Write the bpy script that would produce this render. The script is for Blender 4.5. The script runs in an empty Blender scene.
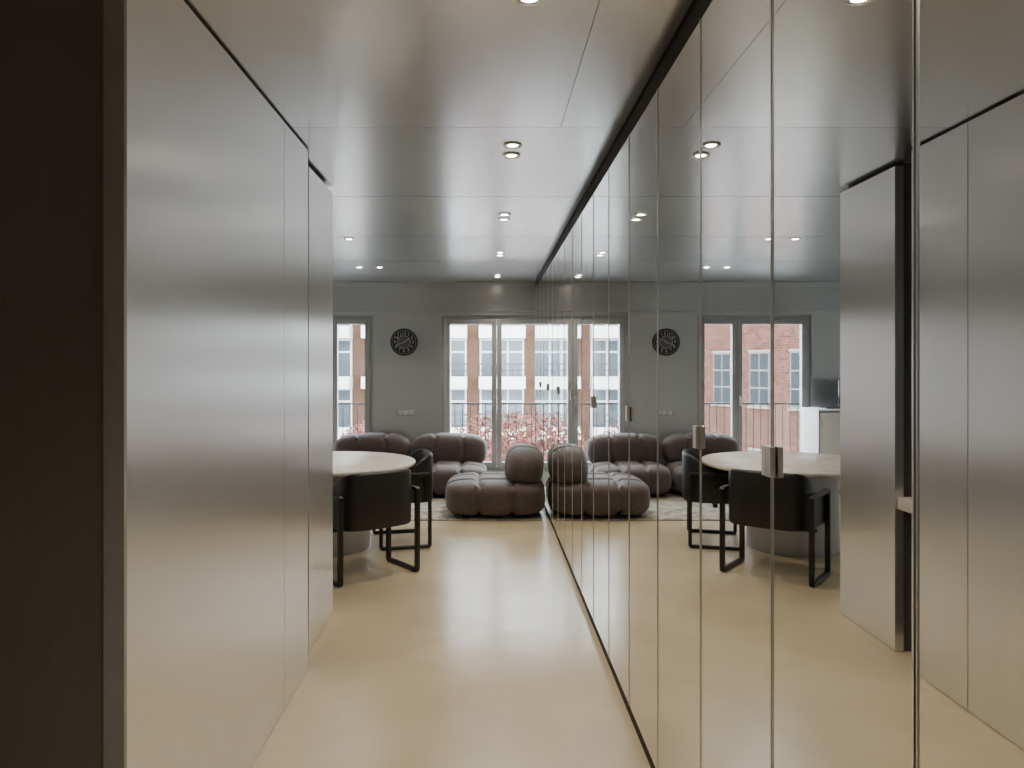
import bpy, bmesh, math, random
from mathutils import Vector, Matrix
random.seed(7)
sc = bpy.context.scene
col = sc.collection
PI = math.pi
H = 2.80          # ceiling height
CAMH = 1.63
XM = 0.658        # mirror plane
XL = -0.96        # left wall plane
YW = 10.28        # window wall

# ------------------------------------------------------------------ materials
def new_mat(name):
    m = bpy.data.materials.new(name); m.use_nodes = True
    nt = m.node_tree
    return m, nt, nt.nodes['Principled BSDF']

def plain(name, c, rough=.5, metal=0., var=.06, scale=6., bump=0., bscale=80., spec=None, sheen=0.):
    m, nt, b = new_mat(name)
    tc = nt.nodes.new('ShaderNodeTexCoord')
    n = nt.nodes.new('ShaderNodeTexNoise'); n.inputs['Scale'].default_value = scale; n.inputs['Detail'].default_value = 4
    nt.links.new(tc.outputs['Object'], n.inputs['Vector'])
    r = nt.nodes.new('ShaderNodeValToRGB')
    r.color_ramp.elements[0].position = .3; r.color_ramp.elements[1].position = .7
    r.color_ramp.elements[0].color = tuple(x*(1-var) for x in c)+(1,)
    r.color_ramp.elements[1].color = tuple(min(1, x*(1+var)) for x in c)+(1,)
    nt.links.new(n.outputs['Fac'], r.inputs['Fac'])
    nt.links.new(r.outputs['Color'], b.inputs['Base Color'])
    b.inputs['Roughness'].default_value = rough; b.inputs['Metallic'].default_value = metal
    if spec is not None: b.inputs['Specular IOR Level'].default_value = spec
    if sheen: b.inputs['Sheen Weight'].default_value = sheen
    if bump:
        n2 = nt.nodes.new('ShaderNodeTexNoise'); n2.inputs['Scale'].default_value = bscale
        nt.links.new(tc.outputs['Object'], n2.inputs['Vector'])
        bp = nt.nodes.new('ShaderNodeBump'); bp.inputs['Strength'].default_value = bump; bp.inputs['Distance'].default_value = .01
        nt.links.new(n2.outputs['Fac'], bp.inputs['Height']); nt.links.new(bp.outputs['Normal'], b.inputs['Normal'])
    return m

def brushed(name, c, r0, r1, stretch, aniso=0., metal=1., var=.03):
    m, nt, b = new_mat(name)
    tc = nt.nodes.new('ShaderNodeTexCoord'); mp = nt.nodes.new('ShaderNodeMapping')
    mp.inputs['Scale'].default_value = stretch
    nt.links.new(tc.outputs['Object'], mp.inputs['Vector'])
    n = nt.nodes.new('ShaderNodeTexNoise'); n.inputs['Scale'].default_value = 1.; n.inputs['Detail'].default_value = 3; n.inputs['Roughness'].default_value = .6
    nt.links.new(mp.outputs['Vector'], n.inputs['Vector'])
    mr = nt.nodes.new('ShaderNodeMapRange'); mr.inputs['From Min'].default_value = .3; mr.inputs['From Max'].default_value = .7
    mr.inputs['To Min'].default_value = r0; mr.inputs['To Max'].default_value = r1
    nt.links.new(n.outputs['Fac'], mr.inputs['Value']); nt.links.new(mr.outputs['Result'], b.inputs['Roughness'])
    r = nt.nodes.new('ShaderNodeValToRGB')
    r.color_ramp.elements[0].position = .3; r.color_ramp.elements[1].position = .7
    r.color_ramp.elements[0].color = tuple(x*(1-var) for x in c)+(1,)
    r.color_ramp.elements[1].color = tuple(x*(1+var) for x in c)+(1,)
    nt.links.new(n.outputs['Fac'], r.inputs['Fac']); nt.links.new(r.outputs['Color'], b.inputs['Base Color'])
    b.inputs['Metallic'].default_value = metal
    if aniso:
        tg = nt.nodes.new('ShaderNodeTangent'); tg.direction_type = 'RADIAL'; tg.axis = 'Z'
        nt.links.new(tg.outputs['Tangent'], b.inputs['Tangent']); b.inputs['Anisotropic'].default_value = aniso
    return m

M = {}
M['wall_metal'] = brushed('brushed_wall_metal', (.86, .868, .868), .285, .305, (160, 160, 2.5), .7, .92, .008)
M['ceil_metal'] = plain('satin_ceiling_metal', (.75, .76, .765), .25, .95, .012, .7)
M['ceil_metal2'] = plain('satin_ceiling_metal_two', (.71, .72, .725), .26, .95, .012, .7)
M['end_metal'] = brushed('window_wall_metal', (.48, .49, .495), .28, .33, (120, 120, 2.5), 0, .7, .02)
M['header_metal'] = brushed('window_header_metal', (.42, .428, .432), .28, .33, (3, 120, 120), 0, .65, .02)
M['dark_metal'] = brushed('unlit_shade_panel', (.14, .135, .13), .5, .56, (180, 180, 3), 0, .1, .07)  # darkness of the unlit wall end is put into this colour
M['edge_dark'] = plain('dark_panel_edge', (.28, .275, .27), .5)
M['gap'] = plain('shadow_gap_black', (.006, .006, .006), .7)
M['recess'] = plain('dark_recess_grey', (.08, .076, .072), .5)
M['alu'] = plain('aluminium_profile', (.74, .74, .73), .28, 1., .01)
M['steel'] = brushed('handle_steel', (.66, .65, .63), .32, .42, (60, 60, 4))
m, nt, b = new_mat('mirror_glass')
n = nt.nodes.new('ShaderNodeTexNoise'); n.inputs['Scale'].default_value = .7
r = nt.nodes.new('ShaderNodeValToRGB'); r.color_ramp.elements[0].color = (.835, .84, .83, 1); r.color_ramp.elements[1].color = (.85, .855, .845, 1)
nt.links.new(n.outputs['Fac'], r.inputs['Fac']); nt.links.new(r.outputs['Color'], b.inputs['Base Color'])
b.inputs['Metallic'].default_value = 1.; b.inputs['Roughness'].default_value = .012
M['mirror'] = m
M['frame'] = plain('window_frame_grey', (.36, .365, .37), .4, .3)
M['darkframe'] = plain('facade_frame_grey', (.10, .09, .088), .6)
M['white'] = plain('white_lacquer', (.88, .88, .87), .35, var=.02)
M['shelf'] = plain('beige_shelf_board', (.50, .46, .40), .5)
M['plaster'] = plain('plain_plaster', (.72, .72, .71), .8)
M['black'] = plain('black_wood', (.010, .010, .010), .38)
M['leather'] = plain('black_leather', (.010, .009, .009), .42, bump=.15, bscale=160)
M['velvet'] = plain('mauve_brown_velvet', (.066, .047, .043), .7, var=.14, scale=14, bump=.2, bscale=45, sheen=.15)
M['plastic'] = plain('grey_plastic', (.34, .34, .335), .4)
M['plastic2'] = plain('pale_grey_plastic', (.48, .48, .47), .4)
M['ped'] = brushed('pedestal_metal', (.42, .42, .415), .4, .5, (90, 90, 3), 0, .4)
M['screen'] = plain('black_screen', (.008, .008, .009), .15)
M['clock_black'] = plain('clock_black', (.012, .012, .013), .4)
M['clock_white'] = plain('clock_white', (.46, .47, .47), .5)
M['clock_grey'] = plain('clock_grey', (.12, .12, .125), .3, .5)
M['shadow_grey'] = plain('door_gap_grey', (.05, .05, .05), .6)
M['concrete'] = plain('white_facade_concrete', (.55, .545, .53), .8, scale=.6, var=.08)
M['stonesill'] = plain('brown_stone_sill', (.16, .12, .10), .8)
M['street'] = plain('street_grey', (.45, .46, .47), .9)
M['leafred'] = plain('red_autumn_leaf', (.10, .022, .011), .7, var=.6, scale=3)
M['bark'] = plain('grey_bark', (.10, .08, .065), .9, bump=.5, bscale=20)
M['dglass'] = plain('facade_window_glass', (.075, .09, .105), .12, 0)
M['dglass2'] = plain('dark_facade_window_glass', (.018, .020, .024), .5, 0, spec=.1)
M['rail'] = plain('dark_railing_paint', (.03, .03, .034), .5)

# floor: beige cast resin with faint clouds
m, nt, b = new_mat('beige_resin_floor')
tc = nt.nodes.new('ShaderNodeTexCoord')
n1 = nt.nodes.new('ShaderNodeTexNoise'); n1.inputs['Scale'].default_value = 1.6; n1.inputs['Detail'].default_value = 6; n1.inputs['Distortion'].default_value = .6
nt.links.new(tc.outputs['Object'], n1.inputs['Vector'])
r = nt.nodes.new('ShaderNodeValToRGB')
r.color_ramp.elements[0].position = .25; r.color_ramp.elements[1].position = .75
r.color_ramp.elements[0].color = (.50, .41, .265, 1); r.color_ramp.elements[1].color = (.60, .50, .335, 1)
nt.links.new(n1.outputs['Fac'], r.inputs['Fac']); nt.links.new(r.outputs['Color'], b.inputs['Base Color'])
mp = nt.nodes.new('ShaderNodeMapping'); mp.inputs['Scale'].default_value = (1.4, 8, 1); mp.inputs['Rotation'].default_value = (0, 0, .6)
nt.links.new(tc.outputs['Object'], mp.inputs['Vector'])
n2 = nt.nodes.new('ShaderNodeTexNoise'); n2.inputs['Scale'].default_value = 1.5; n2.inputs['Detail'].default_value = 4; n2.inputs['Distortion'].default_value = 1.2
nt.links.new(mp.outputs['Vector'], n2.inputs['Vector'])
mr = nt.nodes.new('ShaderNodeMapRange'); mr.inputs['From Min'].default_value = .3; mr.inputs['From Max'].default_value = .7
mr.inputs['To Min'].default_value = .17; mr.inputs['To Max'].default_value = .26
nt.links.new(n2.outputs['Fac'], mr.inputs['Value']); nt.links.new(mr.outputs['Result'], b.inputs['Roughness'])
b.inputs['Specular IOR Level'].default_value = .55
M['floor'] = m
# marble table top
m, nt, b = new_mat('off_white_stone')
tc = nt.nodes.new('ShaderNodeTexCoord')
n1 = nt.nodes.new('ShaderNodeTexNoise'); n1.inputs['Scale'].default_value = 5; n1.inputs['Detail'].default_value = 8; n1.inputs['Distortion'].default_value = 2
nt.links.new(tc.outputs['Object'], n1.inputs['Vector'])
r = nt.nodes.new('ShaderNodeValToRGB')
r.color_ramp.elements[0].position = .35; r.color_ramp.elements[1].position = .6
r.color_ramp.elements[0].color = (.55, .52, .45, 1); r.color_ramp.elements[1].color = (.70, .68, .62, 1)
nt.links.new(n1.outputs['Fac'], r.inputs['Fac']); nt.links.new(r.outputs['Color'], b.inputs['Base Color']); b.inputs['Roughness'].default_value = .3
M['stone'] = m
# rug
m, nt, b = new_mat('mottled_grey_rug')
tc = nt.nodes.new('ShaderNodeTexCoord')
n1 = nt.nodes.new('ShaderNodeTexNoise'); n1.inputs['Scale'].default_value = 7; n1.inputs['Detail'].default_value = 8; n1.inputs['Roughness'].default_value = .7
nt.links.new(tc.outputs['Object'], n1.inputs['Vector'])
r = nt.nodes.new('ShaderNodeValToRGB')
r.color_ramp.elements[0].position = .4; r.color_ramp.elements[1].position = .6
r.color_ramp.elements[0].color = (.20, .18, .155, 1); r.color_ramp.elements[1].color = (.44, .42, .37, 1)
nt.links.new(n1.outputs['Fac'], r.inputs['Fac']); nt.links.new(r.outputs['Color'], b.inputs['Base Color']); b.inputs['Roughness'].default_value = .95
M['rug'] = m
# bricks
def brick(name, c1, c2, rot, mort):
    m, nt, b = new_mat(name)
    tc = nt.nodes.new('ShaderNodeTexCoord'); mp = nt.nodes.new('ShaderNodeMapping'); mp.inputs['Rotation'].default_value = rot
    nt.links.new(tc.outputs['Object'], mp.inputs['Vector'])
    bt = nt.nodes.new('ShaderNodeTexBrick'); bt.inputs['Scale'].default_value = 3.
    bt.inputs['Color1'].default_value = c1+(1,); bt.inputs['Color2'].default_value = c2+(1,); bt.inputs['Mortar'].default_value = mort+(1,)
    bt.inputs['Mortar Size'].default_value = .02
    nt.links.new(mp.outputs['Vector'], bt.inputs['Vector']); nt.links.new(bt.outputs['Color'], b.inputs['Base Color'])
    b.inputs['Roughness'].default_value = .9; b.inputs['Specular IOR Level'].default_value = .1
    return m
M['brick'] = brick('tan_brick', (.062, .028, .016), (.10, .048, .028), (PI/2, 0, 0), (.12, .085, .065))
M['brick2'] = brick('red_brick', (.048, .018, .012), (.095, .040, .028), (PI/2, 0, 0), (.11, .066, .052))
# clear window pane: mostly transparent with a faint reflection
m = bpy.data.materials.new('clear_pane'); m.use_nodes = True; nt = m.node_tree; nt.nodes.clear()
out = nt.nodes.new('ShaderNodeOutputMaterial'); mx = nt.nodes.new('ShaderNodeMixShader'); tr = nt.nodes.new('ShaderNodeBsdfTransparent'); gl = nt.nodes.new('ShaderNodeBsdfGlossy')
gl.inputs['Roughness'].default_value = .02; tr.inputs['Color'].default_value = (.95, .97, .96, 1); mx.inputs['Fac'].default_value = .05
nt.links.new(tr.outputs[0], mx.inputs[1]); nt.links.new(gl.outputs[0], mx.inputs[2]); nt.links.new(mx.outputs[0], out.inputs['Surface'])
M['pane'] = m
# lamp lens
m, nt, b = new_mat('warm_lamp_lens')
b.inputs['Emission Color'].default_value = (1, .88, .72, 1); b.inputs['Emission Strength'].default_value = 18
M['lens'] = m

# ------------------------------------------------------------------ helpers
def box(bm, x0, x1, y0, y1, z0, z1, bev=0, seg=2):
    t = bmesh.new()
    bmesh.ops.create_cube(t, size=1)
    for v in t.verts:
        v.co = Vector((x0+(v.co.x+.5)*(x1-x0), y0+(v.co.y+.5)*(y1-y0), z0+(v.co.z+.5)*(z1-z0)))
    if bev: bmesh.ops.bevel(t, geom=t.edges[:], offset=bev, segments=seg, profile=.5, affect='EDGES')
    merge(bm, t)

def merge(bm, t):
    me = bpy.data.meshes.new('tmp'); t.to_mesh(me); t.free(); bm.from_mesh(me); bpy.data.meshes.remove(me)

def lathe(bm, prof, n=64, c=(0, 0)):
    rings = []
    for r_, z in prof:
        if r_ < 1e-6: rings.append([bm.verts.new((c[0], c[1], z))])
        else: rings.append([bm.verts.new((c[0]+r_*math.cos(2*PI*i/n), c[1]+r_*math.sin(2*PI*i/n), z)) for i in range(n)])
    for a, b_ in zip(rings, rings[1:]):
        for i in range(n):
            j = (i+1) % n
            if len(a) == 1: bm.faces.new((a[0], b_[j], b_[i]))
            elif len(b_) == 1: bm.faces.new((a[i], a[j], b_[0]))
            else: bm.faces.new((a[i], a[j], b_[j], b_[i]))

def obj(name, bm, mat, parent=None, loc=(0, 0, 0), smooth=None):
    bmesh.ops.recalc_face_normals(bm, faces=bm.faces[:])
    me = bpy.data.meshes.new(name); bm.to_mesh(me); bm.free()
    if smooth:
        for p in me.polygons: p.use_smooth = True
        me.set_sharp_from_angle(angle=smooth)
    me.materials.append(mat)
    o = bpy.data.objects.new(name, me); col.objects.link(o); o.location = loc
    if parent: o.parent = parent
    return o

def bx(name, mat, dims, parent=None, bev=0, loc=(0, 0, 0)):
    bm = bmesh.new(); box(bm, *dims, bev=bev)
    return obj(name, bm, mat, parent, loc, smooth=.6 if bev else None)

def struct(o):
    if o.parent is None: o['kind'] = 'structure'
    return o

def tag(o, label, cat, group=None):
    o['label'] = label; o['category'] = cat
    if group: o['group'] = group
    return o

def thing(name, label, cat, loc=(0, 0, 0), rz=0, group=None):
    o = bpy.data.objects.new(name, None); col.objects.link(o); o.location = loc; o.rotation_euler = (0, 0, rz)
    o.empty_display_size = .1
    return tag(o, label, cat, group)

def copy_tree(o, parent=None):
    c = o.copy(); col.objects.link(c)
    if parent: c.parent = parent
    for ch in o.children: copy_tree(ch, c)
    return c

# ------------------------------------------------------------------ the setting
struct(bx('floor', M['floor'], (-4.6, 1.3, -1.7, 10.53, -.2, 0)))
# ceiling sheets with thin joints under a dark slab
struct(bx('ceiling', M['gap'], (-4.6, 1.3, -1.7, 10.53, H+.010, H+.2)))
G = .003
ys = [-1.7, .6, 3.67, 5.16, 6.75, 8.36, 10.28]
for i in range(6):
    y0, y1 = ys[i]+G*(1 if i < 3 else 2), ys[i+1]-G*(1 if i < 3 else 2)
    xs = [-4.6, -2.3, .36, .66] if y1 < 3.8 else [-4.6, -2.2, .66]
    for j, (x0, x1) in enumerate(zip(xs, xs[1:])):
        tl = (.0010, -.0012, .0014, -.0010, .0012, -.0008)[i]      # sheets hang a hair out of true
        bm = bmesh.new(); box(bm, x0+G*.35, x1-G*.35, y0, y1, H, H+.004)
        for v in bm.verts: v.co.z += (v.co.y-(y0+y1)/2)*tl+.0025
        struct(obj('ceiling', bm, M['ceil_metal'] if i % 2 else M['ceil_metal2']))
# left wall
struct(bx('wall_left', M['wall_metal'], (XL-.05, XL, 2.0, 3.55-.003, .004, H-.010)))
struct(bx('door_1', M['wall_metal'], (XL-.05, XL, 3.55+.003, 4.02, .004, H-.010)))
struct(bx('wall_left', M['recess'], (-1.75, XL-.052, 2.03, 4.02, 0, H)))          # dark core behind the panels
struct(bx('trim_1', M['edge_dark'], (XL-.055, XL-.0005, 1.985, 1.9995, 0, H-.003)))       # panel end cap seen from camera
struct(bx('wall_entry', M['dark_metal'], (-2.6, XL-.056, 2.0, 2.028, 0, H)))
struct(bx('wall_entry', M['plaster'], (-2.62, -2.6, -1.7, 2.028, 0, H)))
struct(bx('wall_back', M['plaster'], (-2.62, 1.3, -1.72, -1.7, 0, H)))
# recess and the slab after it
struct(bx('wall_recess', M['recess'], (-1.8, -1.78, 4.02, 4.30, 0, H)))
struct(bx('wall_left', M['wall_metal'], (-1.07, -1.02, 4.295, 4.96, .004, H-.02)))
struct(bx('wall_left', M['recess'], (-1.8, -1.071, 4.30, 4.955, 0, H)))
struct(bx('wall_living', M['plaster'], (-4.6, -1.801, 4.9, 4.955, 0, H)))
struct(bx('wall_living', M['plaster'], (-4.65, -4.6, 4.9, 10.53, 0, H)))
struct(bx('wall_right', M['gap'], (1.3, 1.35, -1.7, 10.53, 0, H)))
struct(bx('trim_2', M['gap'], (XM+.012, 1.3, -1.6, 10.27, 2.705, H-.001)))         # black header above the mirrors
struct(bx('baseboard_right', M['gap'], (XM+.008, 1.3, -1.6, 10.27, 0, .06)))        # black plinth
# window wall  (openings: left -3.14..-1.56, right -0.63..1.02, running on behind the wardrobe; z .2 .. 2.34)
ZB, ZT = .2, 2.34
XR = 1.02
W = [(-4.6, -3.14), (-1.56, -.63), (XR, 1.3)]
for a, c in W: struct(bx('wall_front', M['end_metal'], (a, c, YW, 10.53, 0, H)))
for a, c in ((-3.14, -1.56), (-.63, XR)):
    struct(bx('wall_front', M['end_metal'], (a, c, YW, 10.53, ZT, H)))
    struct(bx('wall_front', M['end_metal'], (a, c, YW, 10.53, 0, ZB)))
struct(bx('trim_3', M['header_metal'], (-4.59, .655, YW-.03, YW-.001, 2.39, H-.07)))   # beam band over the windows
# windows
def frame_bm(x0, x1, z0, z1, y0, y1, t, bev=.004):
    bm = bmesh.new()
    box(bm, x0, x0+t, y0, y1, z0, z1, bev); box(bm, x1-t, x1, y0, y1, z0, z1, bev)
    box(bm, x0+t, x1-t, y0, y1, z1-t, z1, bev); box(bm, x0+t, x1-t, y0, y1, z0, z0+t, bev)
    return bm
def window(name, x0, x1, splits, handles):
    root = obj(name, frame_bm(x0, x1, ZB, ZT, 10.34, 10.42, .05), M['frame']); struct(root)
    xs = [x0+.052]+splits+[x1-.052]
    for i, (a, c) in enumerate(zip(xs, xs[1:])):
        s = obj('sash', frame_bm(a+.002, c-.002, ZB+.052, ZT-.052, 10.325, 10.40, .068), M['frame'], root)
        bx('pane', M['pane'], (a+.07, c-.07, 10.36, 10.366, ZB+.12, ZT-.12), s)
        if i in handles:
            hx = (a+.036) if handles[i] < 0 else (c-.036)
            bm = bmesh.new(); box(bm, hx-.014, hx+.014, 10.312, 10.324, 1.10, 1.24, .003); box(bm, hx-.01, hx+.01, 10.275, 10.312, 1.2, 1.22, .003)
            box(bm, hx-.011, hx+.011, 10.262, 10.277, 1.09, 1.222, .004)
            obj('handle', bm, M['alu'], s, smooth=.6)
    return root
window('window_1', -3.14, -1.56, [-2.13], {0: 1})
window('window_2', -.63, XR, [.135], {0: 1})
# ------------------------------------------------------------------ wardrobe with mirror doors
D = .58
units = [(-.01, 2, True), (1.15, 2, True), (2.31, 1, -1), (2.89, 2, True), (4.05, 2, True), (5.21, 2, True), (6.37, 2, True), (7.53, 2, True), (8.69, 2, True), (9.85, 0, False)]
ordn = ['nearest', 'second', 'third', 'fourth', 'fifth', 'sixth', 'seventh', 'eighth', 'ninth', 'tenth']
for k, (y0, nd, hd) in enumerate(units):
    Y1 = y0+D*nd if nd else 10.268
    lab = '%s mirrored wardrobe unit from the camera, with %s' % (ordn[k], {2: 'two tall doors', 1: 'one single tall door', 0: 'one narrow mirror door in the window corner'}[nd])
    t = thing('wardrobe_unit', lab, 'wardrobe', ((XM+1.28)/2, (y0+Y1)/2, .06))
    ox, oy, oz = t.location
    L = (-ox, -oy, -oz)
    bx('body', M['gap'], (XM+.024, 1.28, y0+.001, Y1-.001, .0605, 2.704), t, loc=L)
    n = max(nd, 1); w = (Y1-y0)/n
    for i in range(n):
        a, c = y0+i*w+.003, y0+(i+1)*w-.003
        d = bx('door', M['mirror'], (XM, XM+.02, a+.003, c-.003, .066, 2.70), t, loc=L)
        bm = bmesh.new()
        box(bm, XM-.002, XM+.021, a, a+.003, .065, 2.70); box(bm, XM-.002, XM+.021, c-.003, c, .065, 2.70)
        obj('edge_profile', bm, M['alu'], d)
        if (nd == 2 and i == 0) or (nd == 1):
            yy = (c-.024, c+.0025) if nd == 2 else (a-.002, a+.030)
            bm = bmesh.new(); box(bm, XM-.015, XM-.0025, yy[0], yy[1], 1.378, 1.448, .001, 1)
            h = obj('handle', bm, M['steel'], d); h['label'] = 'small square steel pull'
        elif nd == 2 and i == 1 and k >= 1:
            bm = bmesh.new(); box(bm, XM-.015, XM-.0025, a-.0025, a+.024, 1.378, 1.448, .001, 1)
            h = obj('handle', bm, M['steel'], d); h['label'] = 'small square steel pull'
# shelf in the recess
bm = bmesh.new(); box(bm, -.32, .32, -.132, .132, -.035, .035, .003)
tag(obj('shelf', bm, M['shelf'], None, (-1.350, 4.155, .853), .6), 'thick beige shelf inside the dark recess, seen reflected in the mirror doors', 'shelf')

# ------------------------------------------------------------------ ceiling downlights
def downlight():
    t = thing('recessed_downlight', '', 'ceiling light', (0, 0, 0), 0, 'round recessed ceiling downlights')
    bm = bmesh.new(); lathe(bm, [(.040, -.002), (.041, -.005), (.046, -.006), (.049, -.004), (.049, .002), (.040, .002), (.040, -.002)], 32)
    obj('trim_ring', bm, M['steel'], t, smooth=.6)
    bm = bmesh.new(); lathe(bm, [(.0275, -.003), (.0395, -.0015), (.0395, .001), (.0275, .001), (.0275, -.003)], 32)
    obj('baffle', bm, M['steel'], t, smooth=.6)
    bm = bmesh.new(); lathe(bm, [(0, -.0035), (.027, -.0030), (.027, .0005), (0, .0005)], 32)
    obj('lens', bm, M['lens'], t, smooth=.6)
    return t
PW = 24
spots = []
for i, yc in enumerate([.5, 2.28, 4.05, 5.85, 7.75, 9.65]):  # pair nearest the camera is out of view, added to warm the foreground
    for s, wd in ((-.095, 'nearer'), (.095, 'farther')):
        spots.append((.135, yc+s, '%s lamp of the %s downlight pair along the corridor ceiling, counted from the camera' % (wd, ordn[i] if i else 'added unseen first'), PW))
for yc, nm in ((6.85, 'over the dining table'), (8.8, 'over the sofa area at the left')):
    for s, wd in ((-.12, 'left'), (.12, 'right')):
        spots.append((-1.38+s, yc, '%s lamp of the downlight pair %s' % (wd, nm), PW*.7))
proto = downlight()
first = True
for x, y, l, p in spots:
    if first:
        o = proto
    else:
        o = proto.copy(); col.objects.link(o)
        for ch_ in [c for c in proto.children if c.type == 'MESH']:
            c = ch_.copy(); col.objects.link(c); c.parent = o
    o.location = (x, y, H); o['label'] = l
    ld = bpy.data.lights.new('downlight_beam', 'SPOT'); ld.energy = p; ld.color = (1, .895, .75); ld.spot_size = math.radians(125); ld.spot_blend = .8; ld.shadow_soft_size = .07
    lo = bpy.data.objects.new('bulb', ld); col.objects.link(lo); lo.parent = o; lo.location = (0, 0, -.012)
    first = False

# ------------------------------------------------------------------ dining table
TX, TY = -1.45, 6.80
t = thing('dining_table', 'large round dining table with off-white stone top on a grey drum pedestal', 'table', (TX, TY, 0))
bm = bmesh.new(); R = .80
lathe(bm, [(0, .735), (R-.03, .735), (R-.006, .745), (R, .758), (R-.003, .772), (R-.012, .778), (0, .778)], 96)
obj('tabletop', bm, M['stone'], t, smooth=.6)
bm = bmesh.new(); lathe(bm, [(0, 0.0), (.385, 0.0), (.39, .005), (.39, .72), (.385, .7345), (0, .7345)], 72)
obj('pedestal', bm, M['ped'], t, smooth=.6)

# ------------------------------------------------------------------ dining chairs
def loop_bm(x, y0, y1, z0, z1, r, th, wd):
    bm = bmesh.new(); pts = []
    for cx, cz, a0 in ((y1-r, z1-r, 0), (y0+r, z1-r, PI/2), (y0+r, z0+r, PI), (y1-r, z0+r, 3*PI/2)):
        for i in range(7):
            a = a0+i*PI/12
            pts.append((cx, cz, math.cos(a), math.sin(a)))
    rings = []
    for cx, cz, ca, sa in pts:
        o = (cx+r*ca, cz+r*sa); n_ = (cx+(r-th)*ca, cz+(r-th)*sa)
        e = .005
        rings.append([bm.verts.new(p) for p in ((x-wd/2+e, *o), (x+wd/2-e, *o), (x+wd/2, cx+(r-e)*ca, cz+(r-e)*sa), (x+wd/2, cx+(r-th+e)*ca, cz+(r-th+e)*sa), (x+wd/2-e, *n_), (x-wd/2+e, *n_), (x-wd/2, cx+(r-th+e)*ca, cz+(r-th+e)*sa), (x-wd/2, cx+(r-e)*ca, cz+(r-e)*sa))])
    N = len(rings)
    for i in range(N):
        a, b_ = rings[i], rings[(i+1) % N]
        for j in range(8): bm.faces.new((a[j], a[(j+1) % 8], b_[(j+1) % 8], b_[j]))
    return bm

def puff(dim, cr, A, w, n=30, p=5., z0=0):
    bm = bmesh.new(); bmesh.ops.create_cube(bm, size=2)
    bmesh.ops.subdivide_edges(bm, edges=bm.edges[:], cuts=n, use_grid_fill=True)
    hd = [d/2 for d in dim]
    for v in bm.verts:
        c = v.co.copy()
        r_ = sum(abs(k)**p for k in c)**(1/p)
        q = c/r_
        pos = Vector([q[i]*hd[i] for i in range(3)])
        nn = Vector([math.copysign(abs(q[i])**(p-1), q[i])/hd[i] for i in range(3)]); nn.normalize()
        h = 1
        for ax in range(3):
            for u0 in cr[ax]: h *= 1-math.exp(-((c[ax]-u0)/w[ax])**2)
        v.co = pos+nn*A*(h-1)
        v.co.z += z0
    return bm

def make_chair():
    t = thing('dining_chair', '', 'chair', (0, 0, 0), 0, 'black chairs at the round dining table')
    for x in (-.338, .338):
        obj('side_frame', loop_bm(x, -.235, .235, 0, .68, .034, .032, .040), M['black'], t, smooth=.5)
    # wrapped shell
    pts = [(.30, .21), (.30, .15), (.30, .09), (.30, .03)]
    for i in range(33):
        a = PI*i/32; e = .55
        pts.append((.30*math.copysign(abs(math.cos(a))**e, math.cos(a)), -.02-.245*abs(math.sin(a))**e))
    pts += [(-.30, .03), (-.30, .09), (-.30, .15), (-.30, .21)]
    bm = bmesh.new(); rings = []
    for i, (x, y) in enumerate(pts):
        a = Vector(pts[max(0, i-1)]); b_ = Vector(pts[min(len(pts)-1, i+1)]); d = (b_-a).normalized(); nrm = Vector((-d.y, d.x))
        if nrm.dot(Vector((x, y+.0001))) < 0: nrm = -nrm
        k = max(0, min(1, (.06-y)/.31)); k = k*k*(3-2*k)
        zt = .655+k*.18; zb = .405
        T = .02
        def P(off, z): return bm.verts.new((x+nrm.x*off, y+nrm.y*off, z))
        rings.append([P(T*.7, zb), P(T, zb+.02), P(T, (zb+zt)/2), P(T, zt-.02), P(T*.6, zt-.004), P(0, zt), P(-T*.6, zt-.004), P(-T, zt-.02), P(-T, (zb+zt)/2), P(-T, zb+.02), P(-T*.7, zb), P(0, zb-.004)])
    for a, b_ in zip(rings, rings[1:]):
        for j in range(12): bm.faces.new((a[j], a[(j+1) % 12], b_[(j+1) % 12], b_[j]))
    bm.faces.new(rings[0]); bm.faces.new(rings[-1])
    obj('backrest', bm, M['leather'], t, smooth=.9)
    obj('seat', puff((.555, .46, .11), ([], [], [0]), .006, (.2, .2, .15), 14, 6., .45), M['leather'], t, smooth=1.2).location = (0, -.01, 0)
    bm = bmesh.new(); box(bm, -.316, .316, -.02, .02, .365, .394, .004)
    obj('stretcher', bm, M['black'], t, smooth=.6)
    return t
ch = make_chair()
ch.location = (-.955, 5.92, 0); ch.rotation_euler.z = math.atan2(.62, .78)
ch['label'] = 'black leather wraparound chair turned with its back to the corridor, nearest at round table'
c2 = copy_tree(ch)
c2.location = (-.81, 7.04, 0); c2.rotation_euler.z = math.atan2(.97, -.24)
c2['label'] = 'black wraparound chair tucked behind the nearer one, on the sofa side of the table'

# ------------------------------------------------------------------ modular sofa
SZ = .0127
def seat_part(t, w, d):
    obj('seat', puff((w, d, .38), ([-.36, .36], [-.36, .36], []), .040, (.06, .06, .2), 60, 4.2, .205), M['velvet'], t, smooth=2.5)
    for sx in (-1, 1):
        for sy in (-1, 1):
            bm = bmesh.new(); lathe(bm, [(0, 0), (.03, 0), (.035, .06), (0, .06)], 20, (sx*w*.3, sy*d*.3))
            obj('foot', bm, M['black'], t, smooth=.6)
def back_part(t, dim, loc, along, p=3.2):
    cr = ([-.4, .4], [], []) if along == 'x' else ([], [-.36, .36], [])
    b_ = obj('backrest', puff(dim, cr, .022, (.06, .06, .2), 54, p), M['velvet'], t, smooth=2.5); b_.location = loc
    return b_
t = thing('sofa_module', '', 'sofa', (-.50, 9.66, SZ), 0, 'brown tufted sofa modules')
t['label'] = 'brown tufted sofa module with low backrest, right one of the two by the window wall'
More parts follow.
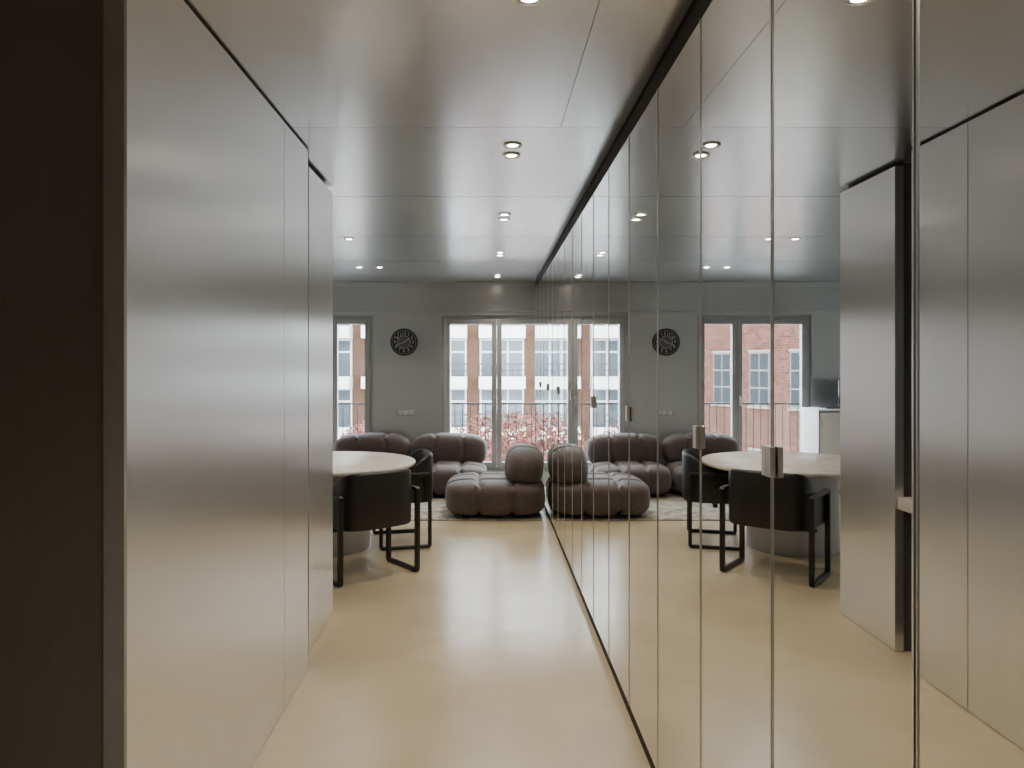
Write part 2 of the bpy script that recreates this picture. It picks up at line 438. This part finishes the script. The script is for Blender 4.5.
seat_part(t, 1.0, 1.0); back_part(t, (1.0, .42, .45), (0, .30, .515), 'x')
t2 = copy_tree(t); t2.location = (-1.515, 9.68, SZ)
t2['label'] = 'brown tufted sofa module with low backrest, left one beneath the wall clock'
t = thing('sofa_module', 'brown tufted sofa module pushed against the mirror doors, closest to the corridor', 'sofa', (.09, 8.42, SZ), 0, 'brown tufted sofa modules')
seat_part(t, 1.10, 1.08); back_part(t, (.43, 1.0, .46), (.325, 0.02, .52), 'y', 2.6).rotation_euler = (0, math.radians(6), 0)
# rug
bm = bmesh.new(); box(bm, -1.64, 1.64, -1.08, 1.08, 0, .012, .004)
tag(obj('rug', bm, M['rug'], None, (-1.05, 9.03, .0005), .6), 'flat mottled grey rug under the sofa modules', 'rug')

# ------------------------------------------------------------------ clock, switch plate
ck = thing('wall_clock', 'round black wall clock with pale numerals between the two windows', 'clock', (-1.135, YW-.002, 1.97))
def fl(bm):   # lathe is around z: turn its axis towards the room (-y)
    bmesh.ops.rotate(bm, verts=bm.verts[:], cent=(0, 0, 0), matrix=Matrix.Rotation(PI/2, 3, 'X')); return bm
bm = bmesh.new(); lathe(bm, [(0, .001), (.182, .001), (.187, .01), (.187, .026), (.178, .032), (.170, .024), (0, .024)], 64)
obj('dial', fl(bm), M['clock_black'], ck, smooth=.6)
bm = bmesh.new(); lathe(bm, [(.090, .0245), (.090, .027), (.083, .027), (.083, .0245), (.090, .0245)], 48)
obj('inner_ring', fl(bm), M['clock_white'], ck, smooth=.6)
bm = bmesh.new(); lathe(bm, [(0, .0245), (.082, .0245), (.082, .026), (0, .026)], 48)
obj('centre_disc', fl(bm), M['clock_grey'], ck, smooth=.6)
bm = bmesh.new()
for i in range(60):
    a = 2*PI*i/60; t_ = bmesh.new(); box(t_, -.0025, .0025, -.0265, -.0245, .156, .168)
    bmesh.ops.rotate(t_, verts=t_.verts[:], cent=(0, 0, 0), matrix=Matrix.Rotation(a, 3, 'Y')); merge(bm, t_)
obj('minute_track', bm, M['clock_white'], ck)
for i in range(1, 13):
    digits = str(i)
    for j, dg in enumerate(digits):
        cu = bpy.data.curves.new('numeral', 'FONT'); cu.body = dg; cu.size = .058; cu.align_x = 'CENTER'; cu.align_y = 'CENTER'; cu.extrude = .0008; cu.offset = .001
        to = bpy.data.objects.new('numeral_src', cu); col.objects.link(to)
        bpy.context.view_layer.update()
        me = bpy.data.meshes.new_from_object(to); bpy.data.objects.remove(to)
        me.materials.clear(); me.materials.append(M['clock_white'])
        o = bpy.data.objects.new('numeral', me); col.objects.link(o); o.parent = ck
        a = 2*PI*i/12; off = (j-.5)*.034 if len(digits) == 2 else 0
        o.location = (.122*math.sin(a)+off, -.0258, .122*math.cos(a)); o.rotation_euler = (PI/2, 0, 0)
for ln, wd, a in ((.075, .009, math.radians(55)), (.125, .007, math.radians(250))):
    bm = bmesh.new(); box(bm, -wd/2, wd/2, -.031, -.029, -.02, ln)
    bmesh.ops.rotate(bm, verts=bm.verts[:], cent=(0, 0, 0), matrix=Matrix.Rotation(a, 3, 'Y'))
    obj('hand', bm, M['clock_white'], ck)
sp = thing('switch_plate', 'pale grey three-gang switch plate on the metal wall below the clock', 'switch', (-1.12, YW-.001, 1.0))
bm = bmesh.new(); box(bm, -.12, .12, -.009, 0, -.042, .042, .003); obj('plate', bm, M['plastic'], sp, smooth=.6)
for i in (-1, 0, 1):
    bm = bmesh.new(); box(bm, i*.075-.03, i*.075+.03, -.014, -.0092, -.03, .03, .002); obj('switch', bm, M['plastic2'], sp, smooth=.6)

# ------------------------------------------------------------------ white sideboard and screen
sb = thing('sideboard', 'tall white sideboard in the far left corner, seen in the mirror doors', 'cabinet', (-3.72, 9.85, 0))
bx('body', M['shadow_grey'], (-.78, .78, -.22, .3, .06, 1.06), sb, .003)
bx('plinth', M['gap'], (-.74, .74, -.19, .28, 0, .0595), sb)
bx('cabinet_top', M['white'], (-.79, .79, -.245, .305, 1.0605, 1.085), sb, .003)
bx('side_panel', M['white'], (.781, .79, -.24, .3, .06, 1.06), sb)
for i in range(5):
    a = -.775+i*.31
    d = bx('door', M['white'], (a+.007, a+.303, -.24, -.2205, .065, 1.045), sb, .002)
    bm = bmesh.new(); box(bm, a+.27, a+.285, -.252, -.2405, .86, .96, .003); obj('handle', bm, M['alu'], d, smooth=.6)
tv = thing('flat_screen', 'black flat screen on a low stand on top of the white sideboard', 'television', (-3.78, 9.86, 1.085))
bm = bmesh.new(); box(bm, -.48, .48, -.02, .02, .04, .38, .006); obj('screen', bm, M['screen'], tv, smooth=.6)
bm = bmesh.new(); box(bm, -.32, .68, -.11, .11, 0, .014, .004); box(bm, -.05, .05, -.015, .015, .014, .041, .003); obj('stand', bm, M['black'], tv, smooth=.6)

# ------------------------------------------------------------------ outside: railings
def railing(x0, x1, label):
    t = thing('balcony_railing', label, 'railing', ((x0+x1)/2, 10.62, .05))
    h = (x1-x0)/2
    for z in (1.06, .08):
        bx('rail', M['rail'], (-h, h, -.02, .02, z-.011, z+.011), t, .003)
    n = int((x1-x0)/.105)
    for i in range(n+1):
        x = -h+.02+i*(2*h-.04)/n
        bm = bmesh.new(); box(bm, x-.005, x+.005, -.005, .005, .0915, 1.0485); obj('baluster', bm, M['rail'], t)
    for s in (-1, 1):
        bx('wall_bracket', M['rail'], (s*(h-.03)-.02, s*(h-.03)+.02, -.088, -.0205, 1.04, 1.08), t)
    return t
railing(-3.2, -1.5, 'thin dark metal balcony railing outside the left window')
railing(-.69, 1.08, 'thin dark metal balcony railing outside the right window')
# street
struct(bx('ground', M['street'], (-60, 60, 11, 90, -7.2, -7)))
# apartment block with balconies
AY = 38.; FH = 2.5; BW = 2.9
ab = thing('apartment_block', 'pale apartment block with rows of white balconies and brick piers across the street', 'building', (0, AY, -7))
bm = bmesh.new(); box(bm, -13, 9.5, 0, 8, 2.6, 18.2); obj('wall', bm, M['brick'], ab)
bx('reflector_base', M['concrete'], (-13, 9.5, 0, 8, 0, 2.6), ab)  # pale base below view, added so the ceiling reflects neutral white
bx('roof', M['concrete'], (-13.1, 9.6, -.3, 8.1, 18.2, 18.5), ab)
for fl_ in range(1, 7):
    z = .3+fl_*FH
    for k in range(7):
        x = -12.0+k*BW
        bl = bx('balcony', M['concrete'], (x, x+2.3, -1.1, -.001, z-.24, z), ab)
        bm = bmesh.new(); box(bm, x, x+2.3, -1.1, -1.04, z, z+.36); box(bm, x, x+.06, -1.04, -.002, z, z+.36); box(bm, x+2.24, x+2.3, -1.04, -.002, z, z+.36)
        obj('parapet', bm, M['concrete'], bl)
        bm = bmesh.new(); box(bm, x, x+2.3, -1.1, -1.03, z+.95, z+1.02); box(bm, x, x+2.3, -1.1, -1.05, z+.64, z+.69)
        for q in range(9): box(bm, x+.02+q*.2775, x+.06+q*.2775, -1.1, -1.06, z+.36, z+.95)
        obj('rail', bm, M['rail'], bl)
        wf = bx('window', M['concrete'], (x+.03, x+2.27, -.06, -.001, z, z+2.25), ab)
        for a, c in ((.12, .80), (.90, 1.40), (1.50, 2.18)):
            bx('pane', M['dglass'], (x+a, x+c, -.075, -.0605, z+.10, z+1.54), wf)
            bx('pane', M['dglass'], (x+a, x+c, -.075, -.0605, z+1.64, z+2.16), wf)
# red brick building on the left, facade from (-6,26) to (-10,18)
dx, dy = -4., -8.; Lb = math.hypot(dx, dy)*1.6
ang = math.atan2(8., 4.)
rb = thing('brick_building', 'red brick building with tall dark multi-pane windows, left of the white balconies', 'building', (-6, 26, -7), ang)
bm = bmesh.new(); box(bm, -Lb, 0, 0, 8, 3.4, 16); obj('wall', bm, M['brick2'], rb)
bx('reflector_base', M['concrete'], (-Lb, 0, 0, 8, 0, 3.4), rb)  # unseen pale base, likewise added to whiten the ceiling's reflection
bx('roof', M['concrete'], (-Lb-.1, .1, -.2, 8.1, 16, 16.3), rb)
for fl_ in range(1, 5):
    z = 1.0+fl_*3.1
    for k in range(8):
        x = -1.2-k*1.6
        wf = obj('window', (lambda bm_: (box(bm_, x-.4, x+.4, -.06, -.001, z+.2, z+1.9), bm_)[1])(bmesh.new()), M['darkframe'], rb)
        for a in (-.36, .025):
            for zz in (z+.25, z+.80, z+1.35):
                bx('pane', M['dglass2'], (x+a, x+a+.335, -.07, -.0605, zz, zz+.50), wf)
        bx('lintel', M['stonesill'], (x-.45, x+.45, -.075, -.001, z+1.901, z+1.97), rb)
        bx('sill', M['stonesill'], (x-.45, x+.45, -.12, -.001, z+.13, z+.199), rb)
# autumn trees
def tree(x, y, ztop, r_, label):
    t = thing('street_tree', label, 'tree', (x, y, -7), 0, 'red autumn trees in the street')
    bm = bmesh.new(); hh = ztop+7
    lathe(bm, [(0, 0), (.16, 0), (.11, hh*.5), (.06, hh-r_), (0, hh-r_*.4)], 12)
    for i in range(9):
        a = random.random()*6.28; z = hh-r_*2+random.random()*r_; e = Vector((math.cos(a)*r_*.7, math.sin(a)*r_*.7, z+r_*.6)); s = Vector((0, 0, z))
        d = (e-s); u = d.cross(Vector((0, 0, 1))).normalized()*.02; v_ = d.cross(u).normalized()*.02
        A_ = [bm.verts.new(s+u*math.cos(q)*1.5+v_*math.sin(q)*1.5) for q in (0, 2.09, 4.19)]; B_ = [bm.verts.new(e+u*math.cos(q)*.5+v_*math.sin(q)*.5) for q in (0, 2.09, 4.19)]
        for j in range(3): bm.faces.new((A_[j], A_[(j+1) % 3], B_[(j+1) % 3], B_[j]))
    obj('trunk', bm, M['bark'], t, smooth=.8)
    bm = bmesh.new()
    for i in range(5200):
        while True:
            p_ = Vector((random.uniform(-1, 1), random.uniform(-1, 1), random.uniform(-1, 1)))
            if .2 < p_.length < 1 and random.random() < 1.25-p_.length*.75: break
        p_ = Vector((p_.x*r_*1.15, p_.y*r_, p_.z*r_*.85+hh-r_*.85))
        rot = Matrix.Rotation(random.random()*6.28, 3, Vector((random.random()-.5, random.random()-.5, random.random()-.5)).normalized())
        s = random.uniform(.03, .06)
        bm.faces.new([bm.verts.new(p_+rot @ Vector(q)*s) for q in ((-1, 0, 0), (0, -.6, .1), (1, 0, 0), (0, .6, .1))])
    obj('foliage', bm, M['leafred'], t)
tree(.4, 15.5, .75, 1.1, 'red leaved autumn tree directly outside the right window, crown below the horizon')
tree(3.2, 16.6, .6, 1.1, 'red leaved autumn tree right of the first, half hidden by the mirror doors')
tree(-2.3, 17.2, .5, 1.1, 'red leaved autumn tree between the two windows, mostly seen in the mirror')

# ------------------------------------------------------------------ light
w = bpy.data.worlds.new('overcast'); sc.world = w; w.use_nodes = True
nt = w.node_tree; bg = nt.nodes['Background']
tc = nt.nodes.new('ShaderNodeTexCoord'); sx = nt.nodes.new('ShaderNodeSeparateXYZ'); rp = nt.nodes.new('ShaderNodeValToRGB')
nt.links.new(tc.outputs['Generated'], sx.inputs['Vector']); nt.links.new(sx.outputs['Z'], rp.inputs['Fac'])
rp.color_ramp.elements[0].position = 0; rp.color_ramp.elements[0].color = (.82, .90, 1, 1)
rp.color_ramp.elements[1].position = .8; rp.color_ramp.elements[1].color = (.87, .94, 1, 1)
nt.links.new(rp.outputs['Color'], bg.inputs['Color']); bg.inputs['Strength'].default_value = 10.5
for x0, x1 in ((-3.14, -1.56), (-.63, XR)):
    ld = bpy.data.lights.new('window_portal', 'AREA'); ld.shape = 'RECTANGLE'; ld.size = x1-x0; ld.size_y = ZT-ZB
    ld.cycles.is_portal = True
    o = bpy.data.objects.new('window_portal', ld); col.objects.link(o); o.location = ((x0+x1)/2, 10.5, (ZB+ZT)/2); o.rotation_euler = (-PI/2, 0, 0)

# ------------------------------------------------------------------ camera
cd = bpy.data.cameras.new('camera'); cam = bpy.data.objects.new('camera', cd); col.objects.link(cam)
cd.sensor_width = 36; cd.lens = 750/1024*36; cd.clip_start = .02; cd.clip_end = 300
cd.shift_x = (512-487)/1024; cd.shift_y = -(384-367)/1024
cam.location = (0, 0, CAMH); cam.rotation_euler = (PI/2, 0, 0)
sc.camera = cam
sc.view_settings.view_transform = 'AgX'
sc.view_settings.look = 'AgX - Base Contrast'
sc.view_settings.exposure = 1.08
